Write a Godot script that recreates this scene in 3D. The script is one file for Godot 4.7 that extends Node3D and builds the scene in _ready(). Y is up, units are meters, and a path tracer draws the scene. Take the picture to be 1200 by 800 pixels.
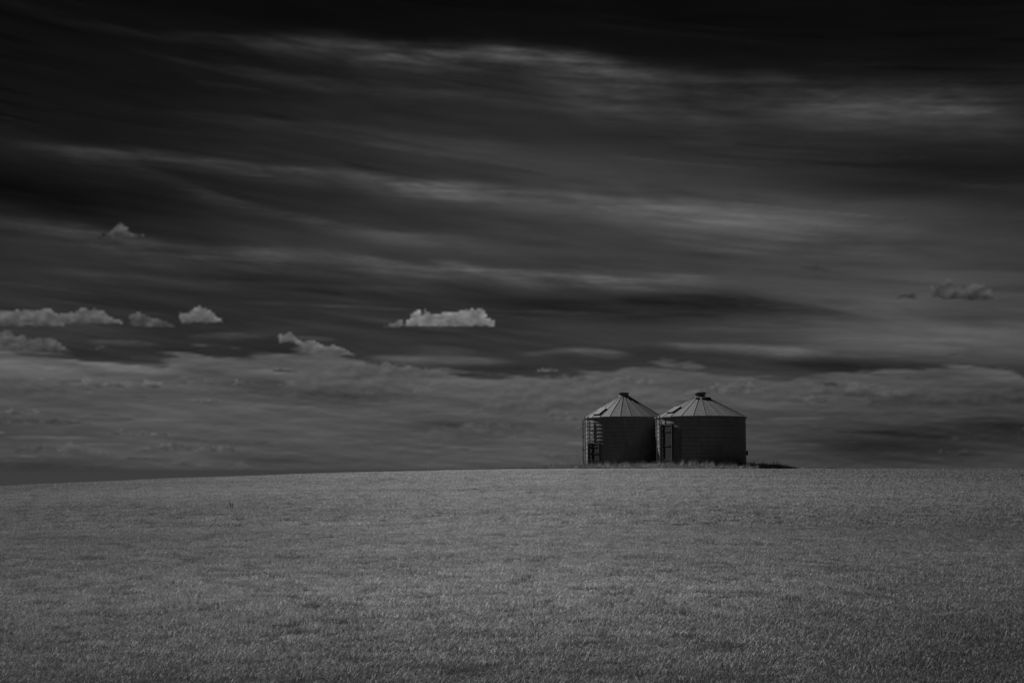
extends Node3D

# ---------------------------------------------------------------- settings
const EXPOSURE := 1.0
const EYE := 1.65                     # camera above the ground it stands on
const SUN_TURN := -127.0              # degrees from +Z towards +X
const SUN_HEIGHT := 42.0

var used := {}
var rng := RandomNumberGenerator.new()
var ground_noise := FastNoiseLite.new()
var patch_noise := FastNoiseLite.new()


func _ready() -> void:
	rng.seed = 411
	set_camera_and_light()
	set_noises()
	build_ground()
	var right_bin := grain_bin({
		"at": spot(11.63, -79.0), "turn": -8.4, "wall_radius": 2.745, "eave_radius": 2.83, "wall_height": 3.04, "rise": 1.28,
		"top_radius": 0.36, "door_height": 2.45, "door_base": 0.06, "seam_shift": 6.5, "hatch_angle": -49.0, "hatch_out": 2.08, "kind": 1})
	label(right_bin, "wider corrugated steel grain bin on the right with a flanged roof cap and tall door", "grain bin", "corrugated steel grain bins on the rise")
	var left_bin := grain_bin({
		"at": spot(7.2, -82.5), "turn": -5.0, "wall_radius": 2.53, "eave_radius": 2.60, "wall_height": 3.18, "rise": 1.40,
		"top_radius": 0.34, "door_height": 1.2, "door_base": 0.3, "seam_shift": -4.7, "hatch_angle": -45.5, "hatch_out": 2.08, "kind": 0})
	label(left_bin, "narrower corrugated steel grain bin on the left with a plain drum cap and low door", "grain bin", "corrugated steel grain bins on the rise")
	grow_field()
	grow_rough_grass()
	grow_weeds()


# ---------------------------------------------------------------- camera, sky, sun
func set_camera_and_light() -> void:
	var cam := Camera3D.new()
	cam.name = "camera"
	cam.fov = rad_to_deg(2.0 * atan(400.0 / 1500.0))
	cam.near = 0.1
	cam.far = 6000.0
	cam.position = Vector3(0, EYE, 0)
	cam.rotation.x = atan(153.0 / 1500.0)
	add_child(cam)
	cam.current = true
	var env := Environment.new()
	env.background_mode = Environment.BG_SKY
	env.tonemap_mode = Environment.TONE_MAPPER_LINEAR
	env.tonemap_exposure = EXPOSURE
	env.sdfgi_enabled = true
	env.ssao_enabled = true
	env.ssil_enabled = true
	var pan := PanoramaSkyMaterial.new()
	pan.panorama = ImageTexture.create_from_image(sky_image())
	var sky := Sky.new()
	sky.sky_material = pan
	env.sky = sky
	var we := WorldEnvironment.new()
	we.name = "world_environment"
	we.environment = env
	add_child(we)
	var sun := DirectionalLight3D.new()
	sun.name = "sun"
	sun.light_energy = 1.5
	sun.light_color = Color(1.0, 1.0, 1.0)
	sun.light_angular_distance = 0.5
	sun.shadow_enabled = true
	add_child(sun)
	var el := deg_to_rad(SUN_HEIGHT)
	var az := deg_to_rad(SUN_TURN)
	var to := Vector3(sin(az) * cos(el), sin(el), cos(az) * cos(el))
	sun.look_at_from_position(to * 100.0, Vector3.ZERO)


# The sky: air that darkens upwards, bands of cirrus, a low deck and small cumulus, all given by their bearing and height in degrees.
var tone := PackedFloat32Array()      # display grey, 0 to 255, of the grid being filled
var gw := 0
var gh := 0
var gaz := 0.0
var gel := 0.0
var gstep := 1.0
var streaky := FastNoiseLite.new()
var fluffy := FastNoiseLite.new()
var fine := FastNoiseLite.new()


func sky_image() -> Image:
	streaky.seed = 7
	streaky.noise_type = FastNoiseLite.TYPE_SIMPLEX_SMOOTH
	streaky.frequency = 0.11
	streaky.fractal_octaves = 4
	fluffy.seed = 19
	fluffy.noise_type = FastNoiseLite.TYPE_SIMPLEX_SMOOTH
	fluffy.frequency = 0.55
	fluffy.fractal_octaves = 4
	fluffy.fractal_gain = 0.55
	fine.seed = 31
	fine.noise_type = FastNoiseLite.TYPE_SIMPLEX_SMOOTH
	fine.frequency = 1.5
	fine.fractal_octaves = 3
	var all := Image.create(4096, 2048, false, Image.FORMAT_RGBF)
	var below := to_light(60.0)
	all.fill(Color(below, below, below))
	fill_grid(-180.0, 0.0, 360.0 / 1024.0, 1024, 256)
	var coarse := grid_image()
	coarse.resize(4096, 1024, Image.INTERPOLATE_BILINEAR)
	# the picture's left edge is straight ahead, along -Z
	all.blit_rect(coarse, Rect2i(2048, 0, 2048, 1024), Vector2i(0, 0))
	all.blit_rect(coarse, Rect2i(0, 0, 2048, 1024), Vector2i(2048, 0))
	fill_grid(-320.0 * 360.0 / 4096.0, 0.0, 360.0 / 4096.0, 640, 320)
	crispen()
	var ahead := grid_image()
	all.blit_rect(ahead, Rect2i(320, 0, 320, 320), Vector2i(0, 1024 - 320))
	all.blit_rect(ahead, Rect2i(0, 0, 320, 320), Vector2i(4096 - 320, 1024 - 320))
	return all


func to_light(v: float) -> float:
	return Color(v / 255.0, 0, 0).srgb_to_linear().r / EXPOSURE


func grid_image() -> Image:
	var data := PackedFloat32Array()
	data.resize(gw * gh * 3)
	var at := 0
	for row in gh:
		var from := (gh - 1 - row) * gw
		for i in gw:
			var l := to_light(maxf(tone[from + i], 1.5))
			data[at] = l
			data[at + 1] = l
			data[at + 2] = l
			at += 3
	return Image.create_from_data(gw, gh, false, Image.FORMAT_RGBF, data.to_byte_array())


func fill_grid(az0: float, el0: float, step: float, w: int, h: int) -> void:
	gw = w
	gh = h
	gaz = az0 + step * 0.5
	gel = el0 + step * 0.5
	gstep = step
	tone.resize(w * h)
	clear_air()
	high_clouds()
	strands()
	low_deck()
	low_clouds()
	settle()


# brightness of the clear air by height
func air(el: float) -> float:
	var heights := [0.0, 3.0, 5.0, 7.0, 9.0, 12.0, 15.0, 18.0, 21.0, 30.0, 90.0]
	var tones := [62.0, 54.0, 49.0, 46.0, 41.0, 28.0, 20.0, 14.0, 10.0, 8.0, 8.0]
	for i in 10:
		if el <= heights[i + 1]:
			return lerpf(tones[i], tones[i + 1], (el - heights[i]) / (heights[i + 1] - heights[i]))
	return 4.0


# streaks lie along lines that sink gently to the right
func grain(n: FastNoiseLite, az: float, el: float, along: float, across: float) -> float:
	var a := deg_to_rad(az)
	return n.get_noise_3d(57.3 * sin(a) * along, (el + 6.5 * sin(a)) * across, 57.3 * cos(a) * along)


func clear_air() -> void:
	for j in gh:
		var el := gel + j * gstep
		var base := air(el)
		for i in gw:
			var az := gaz + i * gstep
			var n := grain(streaky, az, el, 0.6, 5.0) + 0.5 * grain(streaky, az + 40.0, el, 1.6, 16.0)
			tone[j * gw + i] = base * (1.0 + 0.28 * n)


func streak(az0: float, el0: float, az1: float, el1: float, az2: float, el2: float, w0: float, w1: float, w2: float, strength: float) -> void:
	var wide := maxf(w0, maxf(w1, w2)) * 3.2
	var i0 := maxi(0, ceili((az0 - gaz) / gstep))
	var i1 := mini(gw - 1, floori((az2 - gaz) / gstep))
	for i in range(i0, i1 + 1):
		var az := gaz + i * gstep
		# the parabola through the three places
		var c := el0 * (az - az1) * (az - az2) / ((az0 - az1) * (az0 - az2)) + el1 * (az - az0) * (az - az2) / ((az1 - az0) * (az1 - az2)) + el2 * (az - az0) * (az - az1) / ((az2 - az0) * (az2 - az1))
		var w := lerpf(w0, w1, (az - az0) / (az1 - az0)) if az < az1 else lerpf(w1, w2, (az - az1) / (az2 - az1))
		var t := (az - az0) / (az2 - az0)
		var fade := smoothstep(0.0, 0.22, t) * smoothstep(1.0, 0.75, t)
		c += 0.5 * w * streaky.get_noise_2d(az * 1.2, el1 * 30.0)
		var j0 := maxi(0, ceili((c - wide - gel) / gstep))
		var j1 := mini(gh - 1, floori((c + wide - gel) / gstep))
		for j in range(j0, j1 + 1):
			var el := gel + j * gstep
			var d := (el - c) / w
			d *= 1.9 if d > 0.0 else 0.72         # sharper above, trailing below
			var n := 0.7 * grain(streaky, az, el, 0.45, 9.0) + 0.5 * grain(streaky, az - 70.0, el, 1.2, 30.0) + 0.6 * grain(fluffy, az, el, 0.6, 3.2)
			tone[j * gw + i] += strength * fade * exp(-d * d) * clampf(1.0 + 1.1 * n, 0.3, 1.7)


func veil(az0: float, el0: float, rx: float, ry: float, tilt: float, strength: float, ragged: float) -> void:
	var sl := tan(deg_to_rad(tilt))
	var i0 := maxi(0, ceili((az0 - 2.2 * rx - gaz) / gstep))
	var i1 := mini(gw - 1, floori((az0 + 2.2 * rx - gaz) / gstep))
	var reach := 2.2 * (ry + absf(sl) * rx)
	var j0 := maxi(0, ceili((el0 - reach - gel) / gstep))
	var j1 := mini(gh - 1, floori((el0 + reach - gel) / gstep))
	for j in range(j0, j1 + 1):
		var el := gel + j * gstep
		for i in range(i0, i1 + 1):
			var az := gaz + i * gstep
			var n := grain(streaky, az, el, 0.6, 6.0) + 0.4 * grain(streaky, az - 70.0, el, 1.4, 22.0) + 0.6 * grain(fluffy, az, el, 0.6, 2.8)
			var dx := (az - az0) / rx
			var dy := (el - el0 - sl * (az - az0)) / ry
			var r := dx * dx + dy * dy
			if r < 4.6:
				tone[j * gw + i] += strength * exp(-r * (1.0 + ragged * n)) * smoothstep(4.6, 2.5, r) * clampf(1.0 + ragged * n, 0.0, 2.0)


# the lookup between sky pixels blurs them a little: undo that beforehand
func crispen() -> void:
	var want := tone.duplicate()
	var row := PackedFloat32Array()
	row.resize(gw * gh)
	for pass_number in 3:
		for j in gh:
			for i in gw:
				var k := j * gw + i
				row[k] = (4.0 * tone[k] + tone[k - 1 if i > 0 else k] + tone[k + 1 if i < gw - 1 else k]) / 6.0
		var next := tone.duplicate()
		for j in gh:
			for i in gw:
				var k := j * gw + i
				var soft := (4.0 * row[k] + row[k - gw if j > 0 else k] + row[k + gw if j < gh - 1 else k]) / 6.0
				next[k] += 1.15 * (want[k] - soft)
		tone = next


# thin threads of ice that run along the bands, in sheaves, all round
func strands() -> void:
	var r := RandomNumberGenerator.new()
	r.seed = 88
	for k in 190:
		var az := r.randf_range(-150.0, 150.0)
		var el := r.randf_range(5.0, 24.0)
		var sink := r.randf_range(-0.17, -0.03)
		for q in r.randi_range(3, 9):
			var half := r.randf_range(1.5, 6.0)
			var a := az + r.randf_range(-5.0, 5.0)
			var e := el + r.randf_range(-0.9, 0.9) + sink * (a - az)
			var w := r.randf_range(0.05, 0.2)
			var s := r.randf_range(2.5, 7.0) * (1.0 if r.randf() < 0.65 else -0.8) * smoothstep(26.0, 13.0, e)
			streak(a - half, e - sink * half, a, e + r.randf_range(-0.06, 0.06), a + half, e + sink * half, w * 0.6, w, w * 0.5, s)


# haze evens out the lowest third of a degree
func settle() -> void:
	for j in mini(gh, ceili(0.35 / gstep)):
		var s := smoothstep(-0.05, 0.33, gel + j * gstep)
		for i in gw:
			tone[j * gw + i] = lerpf(60.0, tone[j * gw + i], s)


func low_deck() -> void:
	for j in gh:
		var el := gel + j * gstep
		if el > 8.0:
			break
		for i in gw:
			var az := gaz + i * gstep
			var a := deg_to_rad(az)
			var x := 57.3 * sin(a)
			var z := 57.3 * cos(a)
			var rim := 4.75 - 0.7 * smoothstep(4.0, 14.0, az) * smoothstep(60.0, 30.0, az) + 1.1 * streaky.get_noise_2d(x * 0.7, z * 0.7) + 0.9 * grain(streaky, az - 25.0, el, 1.0, 12.0) + 0.22 * fluffy.get_noise_3d(x * 0.5, el * 1.6, z * 0.5)
			var cover := smoothstep(rim + 0.22, rim - 0.12, el)
			if cover <= 0.0:
				continue
			var n := fluffy.get_noise_3d(x * 0.45, el * 2.6, z * 0.45)
			var over := fluffy.get_noise_3d(x * 0.45, (el + 0.16) * 2.6, z * 0.45)
			var lay := grain(streaky, az + 15.0, el, 1.2, 20.0)
			var m1 := fine.get_noise_3d(x * 0.42, el * 1.9, z * 0.42)
			var m2 := fine.get_noise_3d(x * 0.42, (el + 0.09) * 1.9, z * 0.42)
			var body := 77.0 + 9.0 * lay + 4.0 * n + 7.0 * maxf(n - over, -0.25) + 6.0 * maxf(m1 - m2, -0.15) + 4.0 * smoothstep(1.0, 4.0, el)
			var calm := smoothstep(0.0, 0.15, el)
			tone[j * gw + i] = lerpf(tone[j * gw + i], lerpf(60.0, body, calm), cover)


# a small cloud between its base line and its bumpy top, brightest where it faces the sun on the upper left
func cumulus(base: Array, top: Array, bright: float, dull: float, edge: float) -> void:
	var a0: float = minf(base[0].x, top[0].x) - 0.4
	var a1: float = maxf(base[-1].x, top[-1].x) + 0.4
	var crisp := edge < 0.09
	var wide := 1.1 if crisp else 0.6      # the far heaps are flattened by distance
	var low := 99.0
	var high := -99.0
	for p in base:
		low = minf(low, p.y)
	for p in top:
		high = maxf(high, p.y)
	for i in range(maxi(0, ceili((a0 - gaz) / gstep)), mini(gw - 1, floori((a1 - gaz) / gstep)) + 1):
		var az := gaz + i * gstep
		for j in range(maxi(0, ceili((low - 0.4 - gel) / gstep)), mini(gh - 1, floori((high + 0.5 - gel) / gstep)) + 1):
			var el := gel + j * gstep
			var n := fine.get_noise_2d(az * 0.9 + 300.0, el * 1.3)
			var sway := fine.get_noise_2d(az * 0.7, el * 1.1 + 90.0)
			var b := along_line(base, az + 0.12 * sway) + 0.07 * n
			var t := along_line(top, az + 0.2 * sway) + 0.21 * n
			var side := minf(az - base[0].x, base[-1].x - az) + 0.25 * sway
			var inside := smoothstep(-0.25 * edge, edge, minf(minf(t - el, (el - b) * 0.85), side * 1.1 + (0.08 if crisp else -0.25 * edge)))
			if inside <= 0.0:
				continue
			var share := clampf((el - b) / maxf(t - b, 0.05), 0.0, 1.0)
			var lump := fine.get_noise_2d(az * wide + 40.0, el * 1.5) - fine.get_noise_2d(az * (wide) - 0.2 * wide + 40.0, el * 1.5 + 0.3)
			var v := lerpf(dull, bright, smoothstep(0.0, 0.75, share)) + (14.0 if crisp else 9.0) * lump + (5.0 if crisp else 2.5) * n
			tone[j * gw + i] = lerpf(tone[j * gw + i], v, clampf(inside * (0.93 + 0.3 * sway), 0.0, 1.0))


func along_line(line: Array, x: float) -> float:
	if x <= line[0].x:
		return line[0].y
	for k in line.size() - 1:
		if x <= line[k + 1].x:
			return lerpf(line[k].y, line[k + 1].y, (x - line[k].x) / (line[k + 1].x - line[k].x))
	return line[-1].y


func high_clouds() -> void:
	streak(-14.25, 18.49, -3.14, 18.68, 8.57, 17.39, 0.53, 0.76, 0.69, 20)
	streak(-8.19, 17.91, -1.57, 18.48, 5.68, 18.08, 0.23, 0.46, 0.31, 18)
	streak(-17.18, 18.66, -10.50, 18.77, -3.14, 18.93, 0.23, 0.34, 0.23, 9)
	streak(-1.57, 18.01, 10.09, 16.88, 26.19, 14.72, 0.69, 0.99, 1.07, 18)
	veil(15.27, 15.49, 9.93, 1.38, -4, 9, 0.9)
	veil(4.69, 16.64, 9.17, 1.53, -5, 11, 0.9)
	streak(-13.86, 17.56, -7.02, 17.01, 0.78, 16.76, 0.31, 0.38, 0.31, 8)
	streak(-17.08, 15.43, -7.76, 15.15, 2.34, 14.08, 0.19, 0.34, 0.61, 9)
	streak(-24.21, 13.55, -13.38, 13.43, 1.55, 12.21, 0.38, 0.31, 0.61, 22)
	streak(-20.17, 13.33, -15.19, 12.60, -11.48, 11.50, 0.27, 0.34, 0.31, 9)
	streak(-15.91, 12.38, -9.23, 11.20, 1.55, 9.94, 0.34, 0.34, 0.38, 14)
	streak(-7.74, 13.19, 3.88, 12.07, 15.85, 10.30, 0.38, 0.53, 0.76, 18)
	streak(-24.08, 10.73, -17.97, 9.97, -6.54, 9.58, 0.38, 0.61, 0.46, 22)
	streak(-10.33, 9.78, 0.00, 8.88, 10.68, 8.28, 0.46, 0.50, 0.31, 22)
	streak(-22.03, 8.66, -15.08, 8.35, -3.08, 8.18, 0.23, 0.23, 0.19, 9)
	streak(-4.63, 9.38, 3.09, 8.79, 9.93, 8.52, 0.19, 0.27, 0.23, 16)
	streak(1.57, 16.69, 6.23, 15.75, 11.56, 14.99, 0.53, 0.61, 0.46, 10)
	streak(10.06, 15.43, 16.72, 15.53, 24.23, 14.06, 0.84, 0.92, 0.76, 5)
	veil(17.26, 9.76, 11.08, 3.06, -2, 15, 0.5)
	veil(18.53, 5.71, 8.79, 1.83, -3, 30, 0.5)
	veil(10.73, 11.15, 8.79, 1.72, -6, 20, 0.5)
	veil(1.55, 12.10, 12.61, 1.91, -5, 22, 0.5)
	veil(15.27, 15.49, 8.79, 1.53, -3, 8, 0.5)
	veil(3.89, 14.51, 9.93, 1.72, -4, 9, 0.5)
	veil(15.06, 7.66, 6.11, 0.92, -2, 12, 0.5)
	veil(19.25, 6.51, 2.67, 0.38, -4, -16, 0.8)
	veil(11.40, 7.13, 4.58, 0.38, -6, -14, 0.8)
	veil(6.14, 7.23, 6.11, 0.53, -3, -6, 0.6)
	streak(-12.51, 7.44, -6.90, 7.34, -3.84, 7.22, 0.06, 0.06, 0.05, 15)
	streak(6.12, 5.79, 10.62, 5.42, 14.46, 5.23, 0.19, 0.34, 0.19, 22)
	streak(-1.54, 7.27, 1.54, 7.16, 4.61, 7.10, 0.06, 0.06, 0.06, 6)
	veil(15.34, 4.59, 7.26, 0.42, -3.5, -22, 0.6)
	veil(-21.47, 11.64, 8.40, 1.53, -4, -12, 0.3)
	veil(19.44, 12.14, 6.88, 0.99, -4, -7, 0.3)
	veil(4.61, 7.25, 9.55, 0.42, -2, -3, 0.6)
	veil(-5.85, 16.13, 8.79, 1.91, -4, 16, 0.5)
	veil(3.89, 13.58, 8.02, 1.30, -4, 10, 0.4)
	veil(-1.16, 10.02, 8.02, 1.07, -3, 13, 0.5)
	veil(-10.33, 10.05, 6.11, 0.99, -3, 7, 0.5)
	veil(9.70, 16.54, 2.29, 0.76, -4, -6, 0.5)
	streak(3.85, 7.64, 10.66, 7.49, 17.15, 6.30, 0.23, 0.31, 0.15, -15)
	streak(0.00, 7.35, 2.31, 7.12, 6.13, 6.85, 0.15, 0.23, 0.15, 4)
	streak(3.46, 6.80, 10.65, 6.74, 15.38, 6.21, 0.15, 0.23, 0.11, -10)
	# the same kind of bands all round and overhead
	var r := RandomNumberGenerator.new()
	r.seed = 5
	for k in 70:
		var side := 1.0 if r.randf() < 0.5 else -1.0
		var length := r.randf_range(10.0, 30.0)
		var mid := side * r.randf_range(26.0 + length, 150.0)
		var el := r.randf_range(6.0, 22.0)
		var w := r.randf_range(0.3, 0.9)
		streak(mid - length, el + r.randf_range(0.3, 2.0), mid, el, mid + length, el - r.randf_range(-0.3, 1.4), w, w * 1.3, w, r.randf_range(8.0, 24.0))
	for k in 16:
		var side := 1.0 if r.randf() < 0.5 else -1.0
		veil(side * r.randf_range(50.0, 150.0), r.randf_range(6.0, 16.0), r.randf_range(8.0, 14.0), r.randf_range(1.5, 3.5), r.randf_range(-4.0, 2.0), r.randf_range(8.0, 24.0), 0.5)
	for k in 40:
		var mid := r.randf_range(-140.0, 140.0)
		var el := r.randf_range(27.0, 60.0)
		streak(mid - 30.0, el + 2.0, mid, el, mid + 30.0, el - 1.0, 1.2, 2.0, 1.4, r.randf_range(8.0, 22.0))


func low_clouds() -> void:
	# lenses and heads within the low deck, all round
	var q := RandomNumberGenerator.new()
	q.seed = 64
	for k in 800:
		var az := q.randf_range(-170.0, 170.0)
		var el := q.randf_range(0.3, 4.4)
		var half := q.randf_range(0.5, 2.6)
		var w := q.randf_range(0.02, 0.07)
		streak(az - half, el + q.randf_range(-0.08, 0.08), az, el + w, az + half, el + q.randf_range(-0.1, 0.06), w * 0.5, w, w * 0.4, q.randf_range(-12.0, 13.0))
	for k in 260:
		veil(q.randf_range(-160.0, 160.0), q.randf_range(0.5, 4.6), q.randf_range(1.2, 5.0), q.randf_range(0.12, 0.4), q.randf_range(-3.0, 2.0), q.randf_range(-9.0, 9.0), 1.0)
	for k in 230:
		var az := q.randf_range(-170.0, 170.0)
		var el := q.randf_range(0.35, 4.0)
		var half := q.randf_range(0.3, 0.9) if q.randf() < 0.6 else q.randf_range(0.9, 2.8)
		var tall := q.randf_range(0.12, 0.42)
		var v := q.randf_range(77.0, 92.0)
		cumulus([Vector2(az - half, el), Vector2(az + half, el)], [Vector2(az - half, el + 0.05), Vector2(az - half * 0.5, el + tall), Vector2(az + half * 0.2, el + tall * 0.7), Vector2(az + half * 0.6, el + tall * 0.9), Vector2(az + half, el)], v, 71.0, 0.07)
	streak(0.00, 5.21, 3.45, 5.36, 5.81, 5.19, 0.11, 0.27, 0.11, 26)
	streak(-7.62, 5.05, -3.06, 5.09, 0.77, 4.95, 0.15, 0.23, 0.11, 22)
	streak(-4.60, 5.65, -2.88, 5.55, -1.30, 5.40, 0.08, 0.17, 0.08, 14)
	streak(-14.58, 5.86, -12.55, 6.02, -10.41, 6.03, 0.08, 0.19, 0.08, 24)
	streak(-18.70, 5.55, -17.13, 5.57, -15.18, 5.47, 0.08, 0.11, 0.08, 17)
	streak(-23.81, 4.21, -18.49, 4.62, -13.53, 4.47, 0.34, 0.46, 0.23, 20)
	streak(-13.17, 4.33, -11.34, 4.44, -9.11, 4.32, 0.11, 0.15, 0.11, 12)
	streak(-9.89, 5.93, -8.39, 5.91, -7.64, 5.89, 0.06, 0.08, 0.06, 14)
	streak(-23.20, 5.07, -21.22, 5.00, -18.85, 5.04, 0.08, 0.11, 0.08, 12)
	veil(20.60, 1.70, 6.88, 1.53, 0, -31, 0.35)
	veil(14.88, 1.02, 4.58, 0.99, 0, -18, 0.15)
	veil(-20.55, 0.21, 4.01, 0.34, -2, -22, 0.8)
	veil(-21.03, -0.25, 3.44, 0.31, -2, -8, 0.5)
	veil(-20.77, 1.70, 3.44, 0.76, 0, -9, 0.6)
	veil(-6.86, 4.00, 4.97, 0.99, 3, 9, 0.8)
	veil(3.44, 3.72, 4.20, 0.92, 0, 8, 0.8)
	veil(-9.10, 3.41, 3.44, 0.46, -3, -12, 0.9)
	veil(-17.44, 4.17, 1.91, 0.15, -2, -18, 0.9)
	veil(-0.77, 4.68, 2.67, 0.15, 0, -12, 0.9)
	cumulus([Vector2(-4.76, 6.49), Vector2(-3.07, 6.46), Vector2(-0.77, 6.51)], [Vector2(-4.76, 6.83), Vector2(-4.45, 6.99), Vector2(-4.15, 7.18), Vector2(-3.46, 7.07), Vector2(-2.50, 7.19), Vector2(-1.54, 7.31), Vector2(-1.12, 6.97), Vector2(-0.69, 6.55)], 122, 100, 0.06)
	cumulus([Vector2(-5.78, 6.44), Vector2(-4.98, 6.45)], [Vector2(-5.79, 6.52), Vector2(-5.37, 6.75), Vector2(-4.99, 6.72)], 98, 84, 0.06)
	cumulus([Vector2(-22.92, 6.07), Vector2(-21.26, 6.07), Vector2(-19.40, 6.14), Vector2(-19.31, 6.26), Vector2(-17.01, 6.30)], [Vector2(-22.94, 6.63), Vector2(-21.95, 6.65), Vector2(-20.45, 6.86), Vector2(-19.39, 6.65), Vector2(-19.08, 6.84), Vector2(-18.12, 6.95), Vector2(-17.51, 6.61), Vector2(-16.98, 6.30)], 92, 76, 0.06)
	cumulus([Vector2(-22.87, 4.98), Vector2(-19.20, 5.07)], [Vector2(-22.91, 5.93), Vector2(-21.66, 5.91), Vector2(-21.32, 5.75), Vector2(-20.91, 5.59), Vector2(-20.17, 5.68), Vector2(-19.69, 5.49), Vector2(-19.20, 5.10)], 80, 66, 0.06)
	cumulus([Vector2(-14.56, 6.42), Vector2(-12.85, 6.50)], [Vector2(-14.57, 6.90), Vector2(-14.17, 6.87), Vector2(-13.82, 7.22), Vector2(-13.34, 6.93), Vector2(-12.78, 6.50)], 98, 80, 0.06)
	cumulus([Vector2(-16.62, 6.24), Vector2(-15.91, 6.19), Vector2(-14.84, 6.22)], [Vector2(-16.64, 6.72), Vector2(-16.32, 6.80), Vector2(-15.82, 6.49), Vector2(-15.32, 6.58), Vector2(-14.81, 6.26)], 72, 58, 0.06)
	cumulus([Vector2(-10.37, 5.65), Vector2(-9.70, 5.70), Vector2(-9.13, 5.26), Vector2(-8.19, 5.12), Vector2(-6.95, 5.14)], [Vector2(-10.37, 5.96), Vector2(-9.97, 6.15), Vector2(-9.32, 5.79), Vector2(-8.69, 5.72), Vector2(-8.16, 5.65), Vector2(-7.52, 5.47), Vector2(-6.95, 5.21)], 96, 78, 0.06)
	cumulus([Vector2(-10.60, 4.34), Vector2(-9.64, 4.35)], [Vector2(-10.60, 4.45), Vector2(-10.31, 4.64), Vector2(-9.64, 4.39)], 76, 60, 0.06)
	cumulus([Vector2(-18.17, 5.17), Vector2(-17.33, 5.23)], [Vector2(-18.17, 5.28), Vector2(-17.90, 5.43), Vector2(-17.33, 5.27)], 64, 52, 0.06)
	cumulus([Vector2(-17.55, 9.96), Vector2(-16.31, 10.06)], [Vector2(-17.56, 10.50), Vector2(-17.36, 10.59), Vector2(-16.92, 10.36), Vector2(-16.31, 10.10)], 76, 58, 0.06)
	cumulus([Vector2(-18.11, 9.97), Vector2(-17.69, 9.99)], [Vector2(-18.12, 10.11), Vector2(-17.94, 10.19), Vector2(-17.69, 10.03)], 40, 32, 0.06)
	cumulus([Vector2(0.99, 3.15), Vector2(2.48, 3.00), Vector2(4.01, 3.14)], [Vector2(0.99, 3.38), Vector2(1.72, 3.61), Vector2(2.60, 3.42), Vector2(3.36, 3.68), Vector2(4.01, 3.30)], 98, 74, 0.15)
	cumulus([Vector2(5.14, 3.14), Vector2(6.66, 3.13)], [Vector2(5.15, 3.29), Vector2(5.91, 3.51), Vector2(6.66, 3.21)], 90, 72, 0.15)
	cumulus([Vector2(0.96, 4.45), Vector2(1.99, 4.45)], [Vector2(0.96, 4.56), Vector2(1.38, 4.75), Vector2(1.99, 4.52)], 76, 64, 0.06)
	cumulus([Vector2(-3.82, 3.75), Vector2(-2.10, 3.84)], [Vector2(-3.82, 3.87), Vector2(-3.17, 4.14), Vector2(-2.10, 3.91)], 94, 74, 0.11)
	cumulus([Vector2(12.78, 3.37), Vector2(15.65, 3.18), Vector2(18.79, 3.06)], [Vector2(12.79, 3.52), Vector2(14.42, 3.94), Vector2(15.32, 3.85), Vector2(16.37, 3.57), Vector2(17.60, 3.55), Vector2(18.79, 3.27)], 84, 58, 0.15)
	cumulus([Vector2(10.95, 3.09), Vector2(13.14, 2.92)], [Vector2(10.95, 3.32), Vector2(11.88, 3.68), Vector2(12.49, 3.45), Vector2(13.14, 3.07)], 80, 62, 0.15)
	cumulus([Vector2(-19.60, 0.75), Vector2(-17.40, 0.69)], [Vector2(-19.61, 1.03), Vector2(-18.93, 1.25), Vector2(-18.21, 1.12), Vector2(-17.41, 0.83)], 86, 70, 0.11)
	cumulus([Vector2(-15.04, 0.26), Vector2(-13.07, 0.11)], [Vector2(-15.04, 0.37), Vector2(-14.34, 0.62), Vector2(-13.62, 0.48), Vector2(-13.07, 0.22)], 80, 70, 0.11)
	cumulus([Vector2(-12.64, 0.00), Vector2(-11.03, 0.04)], [Vector2(-12.64, 0.15), Vector2(-11.77, 0.48), Vector2(-11.04, 0.11)], 86, 70, 0.11)
	cumulus([Vector2(-15.03, 3.71), Vector2(-13.66, 3.80)], [Vector2(-15.03, 3.93), Vector2(-14.43, 4.12), Vector2(-13.67, 3.92)], 86, 72, 0.11)
	cumulus([Vector2(18.41, 7.34), Vector2(19.61, 7.22), Vector2(20.90, 7.16)], [Vector2(18.43, 7.85), Vector2(18.96, 8.15), Vector2(19.57, 7.94), Vector2(20.05, 8.13), Vector2(20.65, 7.71), Vector2(20.90, 7.23)], 76, 54, 0.08)
	cumulus([Vector2(17.01, 7.40), Vector2(17.89, 7.36)], [Vector2(17.02, 7.54), Vector2(17.48, 7.74), Vector2(17.89, 7.44)], 57, 50, 0.11)
	cumulus([Vector2(18.57, 4.91), Vector2(19.40, 4.88)], [Vector2(18.58, 4.98), Vector2(19.13, 5.07), Vector2(19.40, 4.92)], 54, 44, 0.11)
	cumulus([Vector2(12.72, 8.81), Vector2(14.54, 8.60)], [Vector2(12.73, 8.92), Vector2(13.28, 9.01), Vector2(13.93, 8.92), Vector2(14.54, 8.67)], 60, 54, 0.11)
	cumulus([Vector2(-1.53, 2.69), Vector2(3.05, 2.54), Vector2(7.59, 2.75)], [Vector2(-1.53, 3.46), Vector2(0.00, 4.03), Vector2(2.11, 4.37), Vector2(3.82, 4.33), Vector2(5.53, 4.05), Vector2(7.60, 3.35)], 86, 75, 0.34)
	cumulus([Vector2(-10.39, 3.18), Vector2(-7.60, 2.97), Vector2(-4.20, 3.22)], [Vector2(-10.41, 4.23), Vector2(-9.04, 4.58), Vector2(-7.70, 4.86), Vector2(-6.11, 4.73), Vector2(-4.20, 4.28)], 85, 71, 0.31)
	cumulus([Vector2(-7.61, 4.07), Vector2(-3.06, 4.14)], [Vector2(-7.62, 4.64), Vector2(-5.73, 4.96), Vector2(-3.06, 4.52)], 84, 74, 0.19)
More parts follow.
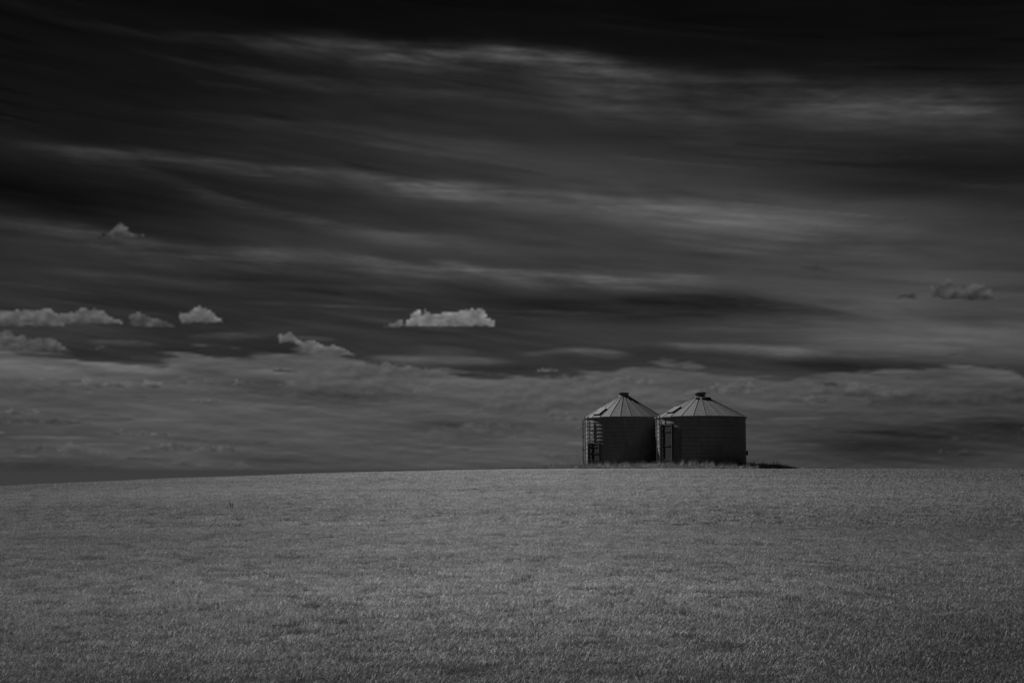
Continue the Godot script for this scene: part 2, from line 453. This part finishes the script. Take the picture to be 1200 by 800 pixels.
	cumulus([Vector2(-22.80, 3.19), Vector2(-19.81, 3.18), Vector2(-17.76, 3.37)], [Vector2(-22.82, 3.75), Vector2(-20.85, 3.98), Vector2(-19.33, 3.84), Vector2(-17.77, 3.51)], 80, 66, 0.23)
	cumulus([Vector2(15.64, 2.82), Vector2(18.78, 2.70), Vector2(22.79, 2.77)], [Vector2(15.66, 3.33), Vector2(17.77, 3.55), Vector2(19.14, 3.37), Vector2(21.18, 3.72), Vector2(22.82, 3.75)], 66, 50, 0.27)
	cumulus([Vector2(-3.80, 1.55), Vector2(-1.52, 1.48), Vector2(1.52, 1.63)], [Vector2(-3.81, 1.85), Vector2(-1.53, 2.24), Vector2(1.52, 1.86)], 84, 71, 0.23)
	cumulus([Vector2(1.52, 0.49), Vector2(3.42, 0.45)], [Vector2(1.52, 0.72), Vector2(2.47, 1.02), Vector2(3.42, 0.76)], 80, 68, 0.19)
	veil(-7.79, 3.43, 2.10, 0.31, -2, -10, 0.8)
	veil(-1.53, 2.01, 3.44, 0.31, -1, -7, 0.8)
	veil(-10.18, 1.79, 4.58, 0.34, -2, 5, 0.9)
	var r := RandomNumberGenerator.new()
	r.seed = 12
	for k in 26:
		var az := r.randf_range(28.0, 170.0) * (1.0 if r.randf() < 0.5 else -1.0)
		var el := r.randf_range(4.6, 8.0)
		var half := r.randf_range(0.8, 2.4)
		var tall := r.randf_range(0.5, 0.9)
		cumulus([Vector2(az - half, el), Vector2(az + half, el)], [Vector2(az - half, el + 0.2), Vector2(az - half * 0.4, el + tall), Vector2(az + half * 0.3, el + tall * 0.8), Vector2(az + half, el)], r.randf_range(70.0, 110.0), r.randf_range(55.0, 75.0), 0.12)


# ---------------------------------------------------------------- naming
func numbered(called: String, parent: Node) -> String:
	if not parent.has_node(called):
		return called
	var k := 1
	while parent.has_node("%s_%03d" % [called, k]):
		k += 1
	return "%s_%03d" % [called, k]


func label(o: Node, text: String, category: String, group := "") -> void:
	o.set_meta("label", text)
	o.set_meta("category", category)
	if group:
		o.set_meta("group", group)


func piece(called: String, mesh: Mesh, m: Material, parent: Node, at := Transform3D()) -> MeshInstance3D:
	var o := MeshInstance3D.new()
	o.name = numbered(called, parent)
	o.mesh = mesh
	o.material_override = m
	o.transform = at
	parent.add_child(o, true)
	return o


func grey(v: float) -> Color:
	return Color(v, v, v).linear_to_srgb()


func noise_texture(seed_value: int, freq: float, low: float, high: float, octaves := 5, size := 512, kind := FastNoiseLite.TYPE_SIMPLEX_SMOOTH) -> NoiseTexture2D:
	var n := FastNoiseLite.new()
	n.seed = seed_value
	n.frequency = freq
	n.fractal_octaves = octaves
	n.noise_type = kind
	var t := NoiseTexture2D.new()
	t.width = size
	t.height = size
	t.seamless = true
	t.noise = n
	var g := Gradient.new()
	g.set_color(0, Color(low, low, low))
	g.set_color(1, Color(high, high, high))
	t.color_ramp = g
	return t


# ---------------------------------------------------------------- ground
func set_noises() -> void:
	ground_noise.seed = 3
	ground_noise.frequency = 0.5
	ground_noise.fractal_octaves = 3
	patch_noise.seed = 23
	patch_noise.frequency = 0.12
	patch_noise.fractal_octaves = 4


# how high the crest of the rise stands against the camera, by how far to the side it is
func ridge(x: float) -> float:
	var xs := [-400.0, -60.0, -28.0, -23.3, -18.7, -14.0, -9.3, -4.7, 0.0, 5.0, 28.0, 400.0]
	var hs := [-1.3, -1.28, -0.86, -0.62, -0.42, -0.25, -0.10, 0.0, 0.10, 0.145, 0.12, 0.1]
	for k in 11:
		if x <= xs[k + 1]:
			return lerpf(hs[k], hs[k + 1], clampf((x - xs[k]) / (xs[k + 1] - xs[k]), 0.0, 1.0))
	return 0.2


func height(x: float, z: float) -> float:
	var s := -z / 70.0
	var p := s
	if s > 0.8:
		p = s - 1.9 * pow(minf(s, 1.6) - 0.8, 2.0)
		if s > 1.6:
			p -= (s - 1.6) * 3.04
	p /= 0.924
	if s < 0.0:
		p = s * 0.3
	var swell := 0.05 * patch_noise.get_noise_2d(x * 0.5 + 50.0, z * 0.5) + 0.012 * ground_noise.get_noise_2d(x, z)
	return (ridge(x) + EYE) * p + swell * clampf(-z / 12.0, 0.0, 1.0) * clampf((90.0 + z) / 20.0, 0.25, 1.0)


func spot(x: float, z: float) -> Vector3:
	return Vector3(x, height(x, z), z)


func build_ground() -> void:
	var xs := PackedFloat32Array()
	var zs := PackedFloat32Array()
	for v in [-2500.0, -1200.0, -600.0, -300.0, -160.0, -100.0, -75.0]:
		xs.append(v)
	for k in 151:
		xs.append(-60.0 + k * 0.8)
	for v in [75.0, 100.0, 160.0, 300.0, 600.0, 1200.0, 2500.0]:
		xs.append(v)
	for v in [400.0, 120.0, 50.0, 20.0, 8.0]:
		zs.append(v)
	for k in 161:
		zs.append(-k * 0.7)
	for v in [-120.0, -140.0, -180.0, -260.0, -420.0, -800.0, -1500.0, -2600.0]:
		zs.append(v)
	var verts := PackedVector3Array()
	var index := PackedInt32Array()
	var w := xs.size()
	for z in zs:
		for x in xs:
			verts.append(spot(x, z))
	for j in zs.size() - 1:
		for i in w - 1:
			var a := j * w + i
			for n in [a, a + w, a + 1, a + 1, a + w, a + w + 1]:
				index.append(n)
	var mesh := surface(verts, index, true)
	var m := StandardMaterial3D.new()
	m.albedo_texture = noise_texture(9, 0.03, 0.15, 0.34, 6)
	m.detail_enabled = true
	m.detail_blend_mode = BaseMaterial3D.BLEND_MODE_MUL
	m.detail_albedo = noise_texture(10, 0.02, 0.7, 1.0, 4)
	m.uv1_triplanar = true
	m.uv1_world_triplanar = true
	m.uv1_scale = Vector3(0.9, 0.9, 0.9)
	m.uv2_triplanar = true
	m.uv2_world_triplanar = true
	m.uv2_scale = Vector3(0.07, 0.07, 0.07)
	m.roughness = 1.0
	m.metallic_specular = 0.1
	var o := piece("ground", mesh, m, self)
	o.set_meta("kind", "structure")
	o.set_meta("label", "gently rising dry field soil under the short grass")


# clockwise triangles as given; smooth normals on request
func surface(verts: PackedVector3Array, index: PackedInt32Array, smooth := false, colors := PackedColorArray()) -> ArrayMesh:
	var arrays := []
	arrays.resize(Mesh.ARRAY_MAX)
	if smooth:
		var normals := PackedVector3Array()
		normals.resize(verts.size())
		for k in range(0, index.size(), 3):
			var a := verts[index[k]]
			var n := (verts[index[k + 2]] - a).cross(verts[index[k + 1]] - a)
			for q in 3:
				normals[index[k + q]] += n
		for k in normals.size():
			normals[k] = normals[k].normalized()
		arrays[Mesh.ARRAY_NORMAL] = normals
	arrays[Mesh.ARRAY_VERTEX] = verts
	arrays[Mesh.ARRAY_INDEX] = index
	if colors.size():
		arrays[Mesh.ARRAY_COLOR] = colors
	var mesh := ArrayMesh.new()
	mesh.add_surface_from_arrays(Mesh.PRIMITIVE_TRIANGLES, arrays)
	return mesh


# ---------------------------------------------------------------- grain bins
class Shape:
	var v := PackedVector3Array()
	var f := PackedInt32Array()

	func quad(a: Vector3, b: Vector3, c: Vector3, d: Vector3) -> void:
		var n := v.size()
		v.append_array([a, b, c, d])
		f.append_array([n, n + 1, n + 2, n, n + 2, n + 3])

	# a box with its own axes, edges chamfered along its length being too small to see
	func box(at: Transform3D, size: Vector3) -> void:
		var h := size * 0.5
		var p := []
		for k in 8:
			p.append(at * Vector3(h.x if k & 1 else -h.x, h.y if k & 2 else -h.y, h.z if k & 4 else -h.z))
		quad(p[0], p[2], p[3], p[1])
		quad(p[5], p[7], p[6], p[4])
		quad(p[4], p[6], p[2], p[0])
		quad(p[1], p[3], p[7], p[5])
		quad(p[2], p[6], p[7], p[3])
		quad(p[4], p[0], p[1], p[5])

	func bar(a: Vector3, b: Vector3, r: float, sides := 6, r2 := -1.0) -> void:
		var e := r if r2 < 0.0 else r2
		var up := (b - a).normalized()
		var s := up.cross(Vector3(0.31, 0.2, 0.93)).normalized()
		var t := up.cross(s)
		for k in sides:
			var p := TAU * k / sides
			var q := TAU * (k + 1) / sides
			var u := s * cos(p) + t * sin(p)
			var w := s * cos(q) + t * sin(q)
			quad(a + u * r, a + w * r, b + w * e, b + u * e)
		for k in range(1, sides - 1):
			var n := v.size()
			for q in [0, k, k + 1]:
				var p: float = TAU * q / sides
				v.append(b + (s * cos(p) + t * sin(p)) * e)
			f.append_array([n, n + 1, n + 2])

	# turned about the upright axis from (radius, height) pairs
	func lathe(line: Array, sides := 32) -> void:
		for k in sides:
			var p := TAU * k / sides
			var q := TAU * (k + 1) / sides
			var u := Vector3(sin(p), 0, cos(p))
			var w := Vector3(sin(q), 0, cos(q))
			for i in line.size() - 1:
				var y0 := Vector3(0, line[i].y, 0)
				var y1 := Vector3(0, line[i + 1].y, 0)
				quad(u * line[i].x + y0, u * line[i + 1].x + y1, w * line[i + 1].x + y1, w * line[i].x + y0)

	func mesh() -> ArrayMesh:
		var st := SurfaceTool.new()
		st.begin(Mesh.PRIMITIVE_TRIANGLES)
		st.set_smooth_group(-1)
		for n in f:
			st.add_vertex(v[n])
		st.generate_normals()
		return st.commit()


func steel(tone_value: float, seed_value: int, rough := 0.5, metal := 0.25) -> StandardMaterial3D:
	var m := StandardMaterial3D.new()
	m.albedo_color = grey(tone_value)
	m.albedo_texture = noise_texture(seed_value, 0.02, 0.82, 1.0, 5, 256)
	m.uv1_triplanar = true
	m.uv1_scale = Vector3(0.6, 0.25, 0.6)
	m.roughness = rough
	m.metallic = metal
	m.metallic_specular = 0.4
	return m


func around(angle: float, r: float, y: float) -> Vector3:
	var a := deg_to_rad(angle)
	return Vector3(sin(a) * r, y, cos(a) * r)


# axes of a plate on the wall: x along the wall, y up, z outwards
func facing(angle: float, r: float, y: float) -> Transform3D:
	return Transform3D(Basis(Vector3.UP, deg_to_rad(angle)), around(angle, r, y))


func grain_bin(d: Dictionary) -> Node3D:
	var t := Node3D.new()
	t.name = numbered("grain_bin", self)
	add_child(t, true)
	t.position = d.at + Vector3(0, 0.14, 0)
	t.rotation.y = deg_to_rad(d.turn)
	var wall_m := steel(0.195, 51 + d.kind, 0.65, 0.0)
	wall_m.vertex_color_use_as_albedo = true
	var roof_m := []
	for k in 3:
		roof_m.append(steel(0.17 + 0.012 * k, 60 + k, 0.55, 0.1))
	var dark_m := steel(0.045, 70, 0.7, 0.0)
	var door_m := steel(0.022, 71, 0.9, 0.0)
	var frame_m := steel(0.05, 76, 0.8, 0.0)
	var rail_m := steel(0.06, 72, 0.6, 0.2)
	var cap_m := steel(0.12, 73, 0.55, 0.25)
	var pad_m := steel(0.3, 74, 0.95, 0.0)
	var r: float = d.wall_radius
	var top: float = d.wall_height

	# foundation
	var pad := Shape.new()
	pad.lathe([Vector2(r + 0.12, -0.5), Vector2(r + 0.12, 0.03), Vector2(r + 0.08, 0.05), Vector2(0.0, 0.05)], 48)
	piece("foundation", pad.mesh(), pad_m, t)

	# corrugated wall, its sheets weathered a little unevenly
	var verts := PackedVector3Array()
	var colors := PackedColorArray()
	var index := PackedInt32Array()
	var sides := 108
	var pitch := 0.235
	var rows := int(ceil(top / pitch * 8.0))
	for j in rows + 1:
		var y := top * j / rows
		var out := r + 0.0075 * sin(TAU * y / pitch)
		for k in sides + 1:
			var sheet := int(k / 9) * 7 + int(y / 0.76) * 13
			verts.append(around(360.0 * k / sides, out, y))
			var c := 0.88 + 0.24 * fposmod(sin(sheet * 12.9898) * 43758.5, 1.0)
			c *= 1.0 - 0.12 * absf(patch_noise.get_noise_2d(k * 3.0, y * 4.0))
			colors.append(Color(c, c, c))
	for j in rows:
		for k in sides:
			var a := j * (sides + 1) + k
			for n in [a, a + sides + 1, a + 1, a + 1, a + sides + 1, a + sides + 2]:
				index.append(n)
	piece("wall", surface(verts, index, true, colors), wall_m, t)
	var lip := Shape.new()
	lip.lathe([Vector2(r - 0.02, top - 0.02), Vector2(r + 0.045, top - 0.02), Vector2(r + 0.045, top + 0.03), Vector2(r - 0.02, top + 0.03)], 72)
	piece("eave_ring", lip.mesh(), rail_m, t)

	# roof of ribbed panels
	var slope: float = d.rise / (d.eave_radius - d.top_radius)
	var eave_y := top + 0.02
	var half := 7.5
	for k in 24:
		var s := Shape.new()
		var rt: float = d.top_radius - 0.03
		var rb: float = d.eave_radius
		var yt: float = eave_y + slope * (rb - rt)
		var a0 := around(-half, rb, eave_y)
		var a1 := around(half, rb, eave_y)
		var b0 := around(-half, rt, yt)
		var b1 := around(half, rt, yt)
		var sink := Vector3(0, -0.02, 0)
		s.quad(a0, b0, b1, a1)
		s.quad(a1 + sink, b1 + sink, b0 + sink, a0 + sink)
		var drop := Vector3(0, -0.06, 0)
		s.quad(a0, a1, a1 + drop, a0 + drop)
		# the upturned rib on one side
		var along := (b0 - a0).normalized()
		var across := along.cross(Vector3(0, cos(atan(slope)), sin(atan(slope)))).normalized()
		var up := across.cross(along).normalized()
		if up.y < 0.0:
			up = -up
		var mid := (a0 + b0) * 0.5 + up * 0.012
		s.box(Transform3D(Basis(across, up, along), mid), Vector3(0.02, 0.02, (b0 - a0).length()))
		piece("roof_panel", s.mesh(), roof_m[(k * 7 + k / 5) % 3], t, Transform3D(Basis(Vector3.UP, deg_to_rad(d.seam_shift + half + k * 15.0)), Vector3.ZERO))

	# cap over the filling hole
	var tr: float = d.top_radius
	var ty: float = eave_y + d.rise
	var cap := Shape.new()
	if d.kind == 1:
		cap.lathe([Vector2(tr + 0.10, ty - 0.10), Vector2(tr + 0.04, ty + 0.0), Vector2(0.30, ty + 0.03), Vector2(0.29, ty + 0.13), Vector2(0.36, ty + 0.15), Vector2(0.365, ty + 0.255), Vector2(0.34, ty + 0.275), Vector2(0.0, ty + 0.29)])
	else:
		cap.lathe([Vector2(tr + 0.08, ty - 0.07), Vector2(tr + 0.03, ty + 0.0), Vector2(0.335, ty + 0.03), Vector2(0.33, ty + 0.19), Vector2(0.355, ty + 0.195), Vector2(0.35, ty + 0.235), Vector2(0.0, ty + 0.26)])
	piece("roof_cap", cap.mesh(), cap_m, t)

	# vent hoods below the cap
	if d.kind == 1:
		for k in [-2, 0, 1, 3]:
			var ang: float = d.seam_shift + half + k * 15.0
			var rr := 0.66
			var hood := Shape.new()
			hood.box(Transform3D(Basis(Vector3.RIGHT, atan(slope)), Vector3(0, 0.05, 0)), Vector3(0.17, 0.09, 0.13))
			piece("roof_vent", hood.mesh(), dark_m, t, facing(ang, rr, eave_y + slope * (d.eave_radius - rr)))

	# raised hatch on the sunny side
	var ho: float = d.hatch_out
	var seat := facing(d.hatch_angle, ho, eave_y + slope * (d.eave_radius - ho)) * Transform3D(Basis(Vector3.RIGHT, atan(slope)), Vector3.ZERO)
	var curb := Shape.new()
	curb.box(Transform3D(Basis(), Vector3(0, 0.015, 0)), Vector3(0.54, 0.12, 0.78))
	var hatch := piece("roof_hatch", curb.mesh(), dark_m, t, seat)
	var lid := Shape.new()
	lid.box(Transform3D(Basis(), Vector3(0, 0.085, 0)), Vector3(0.57, 0.018, 0.81))
	piece("lid", lid.mesh(), roof_m[1], hatch)

	# ladder
	var la := -61.0
	var out_r := r + 0.17
	var ladder := Node3D.new()
	ladder.name = "ladder"
	t.add_child(ladder)
	var lat := facing(la, out_r, 0.0)
	for sx in [-1.0, 1.0]:
		var rail := Shape.new()
		rail.box(Transform3D(Basis(), Vector3(sx * 0.2, top * 0.5 + 0.12, 0)), Vector3(0.045, top - 0.05, 0.05))
		piece("rail", rail.mesh(), rail_m, ladder, lat)
	var rung := Shape.new()
	rung.bar(Vector3(-0.19, 0, 0), Vector3(0.19, 0, 0), 0.014)
	var rung_mesh := rung.mesh()
	for k in int((top - 0.2) / 0.3):
		piece("rung", rung_mesh, rail_m, ladder, lat * Transform3D(Basis(), Vector3(0, 0.3 + k * 0.3, 0)))
	var stay := Shape.new()
	stay.bar(Vector3(0, 0, -0.17), Vector3(0, 0, 0.02), 0.014)
	var stay_mesh := stay.mesh()
	for k in 3:
		for sx in [-0.2, 0.2]:
			piece("bracket", stay_mesh, rail_m, ladder, lat * Transform3D(Basis(), Vector3(sx, 0.45 + k * 1.1, 0)))

	# door, set flat into the curve
	var da := -47.5
	var dw := 0.92
	var dh: float = d.door_height
	var dy: float = d.door_base
	var place := facing(da, r * cos(asin(dw * 0.5 / r)) + 0.0, dy)
	var leaf := Shape.new()
	leaf.box(Transform3D(Basis(), Vector3(0, dh * 0.5, 0.05)), Vector3(dw, dh, 0.06))
	var door := piece("door", leaf.mesh(), door_m, t, place)
	for k in 3:
		var band := Shape.new()
		band.box(Transform3D(Basis(), Vector3(0, dh * (0.15 + 0.35 * k), 0.092)), Vector3(dw - 0.1, 0.05, 0.025))
		piece("brace", band.mesh(), door_m, door)
	var grip := Shape.new()
	grip.bar(Vector3(0.36, dh * 0.45, 0.13), Vector3(0.36, dh * 0.45 + 0.22, 0.13), 0.015)
	piece("handle", grip.mesh(), rail_m, door)
	for sx in [-1.0, 1.0]:
		var jamb := Shape.new()
		jamb.box(Transform3D(Basis(), Vector3(sx * (dw * 0.5 + 0.035), dh * 0.5, 0.05)), Vector3(0.06, dh + 0.12, 0.11))
		piece("door_frame", jamb.mesh(), frame_m, t, place)
	var head := Shape.new()
	head.box(Transform3D(Basis(), Vector3(0, dh + 0.035, 0.05)), Vector3(dw, 0.06, 0.11))
	piece("door_frame", head.mesh(), frame_m, t, place)
	if d.kind == 1:
		var panel := Shape.new()
		panel.box(Transform3D(Basis(), Vector3(0, 1.15, 0.03)), Vector3(0.42, 2.1, 0.05))
		piece("side_panel", panel.mesh(), steel(0.13, 75, 0.7, 0.0), t, facing(-30.0, r + 0.005, 0.1))
		var box := Shape.new()
		box.box(Transform3D(Basis(), Vector3(0, 0, 0.05)), Vector3(0.16, 0.26, 0.12))
		piece("latch_box", box.mesh(), rail_m, t, facing(97.0, r + 0.02, 0.88))
	else:
		var pipe := Shape.new()
		pipe.bar(around(-92.0, r + 0.1, 0.0), around(-92.0, r + 0.1, top - 0.06), 0.03, 8)
		piece("downpipe", pipe.mesh(), rail_m, t)
		for k in 4:
			var clip := Shape.new()
			clip.box(Transform3D(Basis(), Vector3(0, 0, 0.04)), Vector3(0.09, 0.04, 0.16))
			piece("clip", clip.mesh(), rail_m, t.get_node("downpipe"), facing(-92.0, r + 0.02, 0.3 + 0.85 * k))
	return t


# ---------------------------------------------------------------- grass
# a tuft of bent blades; each is a tapering strip of two quads and a tip
func tuft(blades: int, patch: float, tall: float, wide: float, lean: float, r: RandomNumberGenerator) -> ArrayMesh:
	var v := PackedVector3Array()
	var f := PackedInt32Array()
	var c := PackedColorArray()
	for b in blades:
		var root := Vector3(r.randf_range(-patch, patch), -0.01, r.randf_range(-patch, patch))
		var h := tall * r.randf_range(0.45, 1.0)
		var w := wide * r.randf_range(0.6, 1.2) * 0.5
		var turn := r.randf() * TAU
		var side := Vector3(cos(turn), 0, sin(turn))
		var fall := r.randf() * TAU
		var to := Vector3(cos(fall) - 0.2, 0, sin(fall)) * lean * h * r.randf_range(0.3, 1.3)
		var p1 := root + Vector3(0, h * 0.55, 0) + to * 0.35
		var p2 := root + Vector3(0, h * (1.0 - 0.25 * lean), 0) + to
		var n := v.size()
		v.append_array([root - side * w, root + side * w, p1 - side * w * 0.8, p1 + side * w * 0.8, p2])
		f.append_array([n, n + 2, n + 1, n + 1, n + 2, n + 3, n + 2, n + 4, n + 3])
		var k := r.randf_range(0.4, 1.45) if r.randf() < 0.95 else 2.1
		for q in 5:
			c.append(Color(k, k, k))
	return surface(v, f, false, c)


func grass_material() -> StandardMaterial3D:
	var m := StandardMaterial3D.new()
	m.albedo_color = Color.WHITE
	m.vertex_color_use_as_albedo = true
	m.roughness = 0.8
	m.metallic_specular = 0.2
	m.backlight_enabled = true
	m.backlight = Color(0.5, 0.5, 0.5)
	return m


func strew(called: String, mesh: Mesh, places: Array[Transform3D], tints: PackedColorArray, m: Material) -> MultiMeshInstance3D:
	var mm := MultiMesh.new()
	mm.transform_format = MultiMesh.TRANSFORM_3D
	mm.use_colors = true
	mm.mesh = mesh
	mm.instance_count = places.size()
	for k in places.size():
		mm.set_instance_transform(k, places[k])
		mm.set_instance_color(k, tints[k])
	var o := MultiMeshInstance3D.new()
	o.name = numbered(called, self)
	o.multimesh = mm
	o.material_override = m
	o.set_meta("kind", "stuff")
	add_child(o, true)
	return o


# crop tint: darker and lighter drifts along the drill rows, times painted lens falloff
func crop_falloff_tone(x: float, z: float) -> float:
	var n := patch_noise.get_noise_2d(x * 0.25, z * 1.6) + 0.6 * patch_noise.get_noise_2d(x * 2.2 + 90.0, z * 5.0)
	# lens vignetting painted into the tint: darker towards the sides and the near end
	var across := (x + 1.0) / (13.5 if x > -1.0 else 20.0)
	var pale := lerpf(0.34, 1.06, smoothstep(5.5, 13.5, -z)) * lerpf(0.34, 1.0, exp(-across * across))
	# the same painted falloff, steeper on the near slope away from the middle line
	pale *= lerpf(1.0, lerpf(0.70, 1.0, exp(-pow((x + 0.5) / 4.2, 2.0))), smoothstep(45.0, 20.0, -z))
	pale *= 1.0 - 0.55 * exp(-pow((x - 5.0) / 3.0, 2.0) - pow((z + 10.0) / 5.0, 2.0))  # patchy darker grass at the near right, deepened by painted edge darkening
	pale *= 1.0 - 0.35 * exp(-pow((x - 12.0) / 6.0, 2.0) - pow((z + 22.0) / 9.0, 2.0))  # more edge darkening put into the tint, further up the right side
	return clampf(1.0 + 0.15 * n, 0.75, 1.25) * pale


func on_pad(x: float, z: float) -> bool:
	return pow((x - 9.0) / 11.2, 2.0) + pow((z + 80.8) / 7.8, 2.0) < 1.0


func grow_field() -> void:
	var r := RandomNumberGenerator.new()
	r.seed = 77
	var m := grass_material()
	# depth from, to; tufts to the square metre; blades, patch, height, width
	var belts := [
		[5.0, 24.0, 130.0, 64, 0.105, 0.056, 0.0038],
		[24.0, 48.0, 40.0, 60, 0.16, 0.07, 0.0075],
		[48.0, 96.0, 16.0, 52, 0.25, 0.09, 0.016],
	]
	var said := ["short field grass in the foreground, its blades seen singly", "short field grass across the middle of the slope", "short field grass along the crest, side falloff painted into its tint"]
	for k in 3:
		var belt: Array = belts[k]
		var mesh := tuft(belt[3], belt[4], belt[5], belt[6], 0.75, r)
		var places: Array[Transform3D] = []
		var tints := PackedColorArray()
		var belt_mix: float = [1.0, 0.6, 0.3][k]
		var widest: float = belt[1] * 0.42 + 4.0
		var n := int((belt[1] - belt[0]) * widest * 2.0 * belt[2])
		for q in n:
			var z := -r.randf_range(belt[0], belt[1])
			var x := r.randf_range(-widest, widest)
			var turn := r.randf() * TAU
			var size := r.randf_range(0.7, 1.25)
			var own := r.randf_range(1.0 - 0.3 * belt_mix, 1.0 + 0.3 * belt_mix)
			if absf(x) > -z * 0.42 + 4.0 or on_pad(x, z):
				continue
			var tone_here := crop_falloff_tone(x, z)
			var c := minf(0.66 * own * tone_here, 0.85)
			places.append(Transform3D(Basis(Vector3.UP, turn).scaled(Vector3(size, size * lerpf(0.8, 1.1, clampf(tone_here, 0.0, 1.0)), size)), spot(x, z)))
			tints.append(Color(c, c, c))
		var o := strew("field_grass", mesh, places, tints, m)
		o.set_meta("label", said[k])


func grow_rough_grass() -> void:
	var r := RandomNumberGenerator.new()
	r.seed = 91
	var m := grass_material()
	var mesh := tuft(16, 0.16, 0.62, 0.018, 0.3, r)
	var places: Array[Transform3D] = []
	var tints := PackedColorArray()
	for q in 10800:
		var a := r.randf() * TAU
		var e := sqrt(r.randf())
		var x := 9.0 + 11.2 * e * cos(a)
		var z := -80.8 + 7.8 * e * sin(a)
		var near := minf(Vector2(x - 11.63, z + 79.0).length() - 2.75, Vector2(x - 7.2, z + 82.5).length() - 2.55)
		if near < 0.15:
			continue
		var size := lerpf(0.85, 0.26, smoothstep(1.2, 4.0, near)) * (r.randf_range(0.45, 1.1) if r.randf() < 0.93 else r.randf_range(1.2, 1.7))
		var c := lerpf(0.36, 0.17, smoothstep(2.5, 6.0, near)) * r.randf_range(0.6, 1.3)
		places.append(Transform3D(Basis(Vector3.UP, r.randf() * TAU).scaled(Vector3(1.0, size, 1.0)), spot(x, z)))
		tints.append(Color(c, c, c))
	var o := strew("rough_grass", mesh, places, tints, m)
	o.set_meta("label", "uncut rough grass round the feet of the grain bins")


# single weeds that stand out of the grass
func weed(at: Vector3, tall: float, leaves: int, tone_value: float, seed_value: int) -> Node3D:
	var r := RandomNumberGenerator.new()
	r.seed = seed_value
	var t := Node3D.new()
	t.name = numbered("weed", self)
	add_child(t, true)
	t.position = at
	var m := StandardMaterial3D.new()
	m.albedo_color = grey(tone_value)
	m.roughness = 0.85
	m.metallic_specular = 0.2
	var stems := Shape.new()
	var leafs := Shape.new()
	for k in 5:
		var a := r.randf() * TAU
		var tip := Vector3(cos(a) * 0.22 * tall, tall * r.randf_range(0.6, 1.0), sin(a) * 0.22 * tall)
		stems.bar(Vector3(cos(a) * 0.02, -0.02, sin(a) * 0.02), tip, 0.008 * tall / 0.4, 5, 0.003)
		for q in leaves:
			var s := r.randf_range(0.2, 1.0)
			var p := tip * s
			var b := r.randf() * TAU
			var out := Vector3(cos(b), r.randf_range(-0.1, 0.6), sin(b)).normalized()
			var side := out.cross(Vector3.UP).normalized()
			var l := tall * r.randf_range(0.12, 0.26) * (1.15 - 0.5 * s)
			leafs.quad(p, p + out * l * 0.45 + side * l * 0.2, p + out * l + Vector3(0, -0.1 * l, 0), p + out * l * 0.45 - side * l * 0.2)
	piece("stem", stems.mesh(), m, t)
	var foliage := piece("foliage", leafs.mesh(), m, t)
	foliage.set_meta("kind", "stuff")
	return t


func grow_weeds() -> void:
	label(weed(spot(-6.75, -31.0), 0.2, 22, 0.09, 1), "small dark weed standing alone in the grass left of the middle", "weed")
	label(weed(spot(-7.0, -17.6), 0.13, 22, 0.08, 2), "dark weed in the grass at the left edge of the field", "weed")
	label(weed(spot(6.35, -79.0), 0.75, 9, 0.16, 3), "tall pale weed in front of the left grain bin's dark wall", "weed")
	label(weed(spot(20.6, -52.0), 0.22, 22, 0.08, 4), "dark weed at the right edge of the field near the crest", "weed")
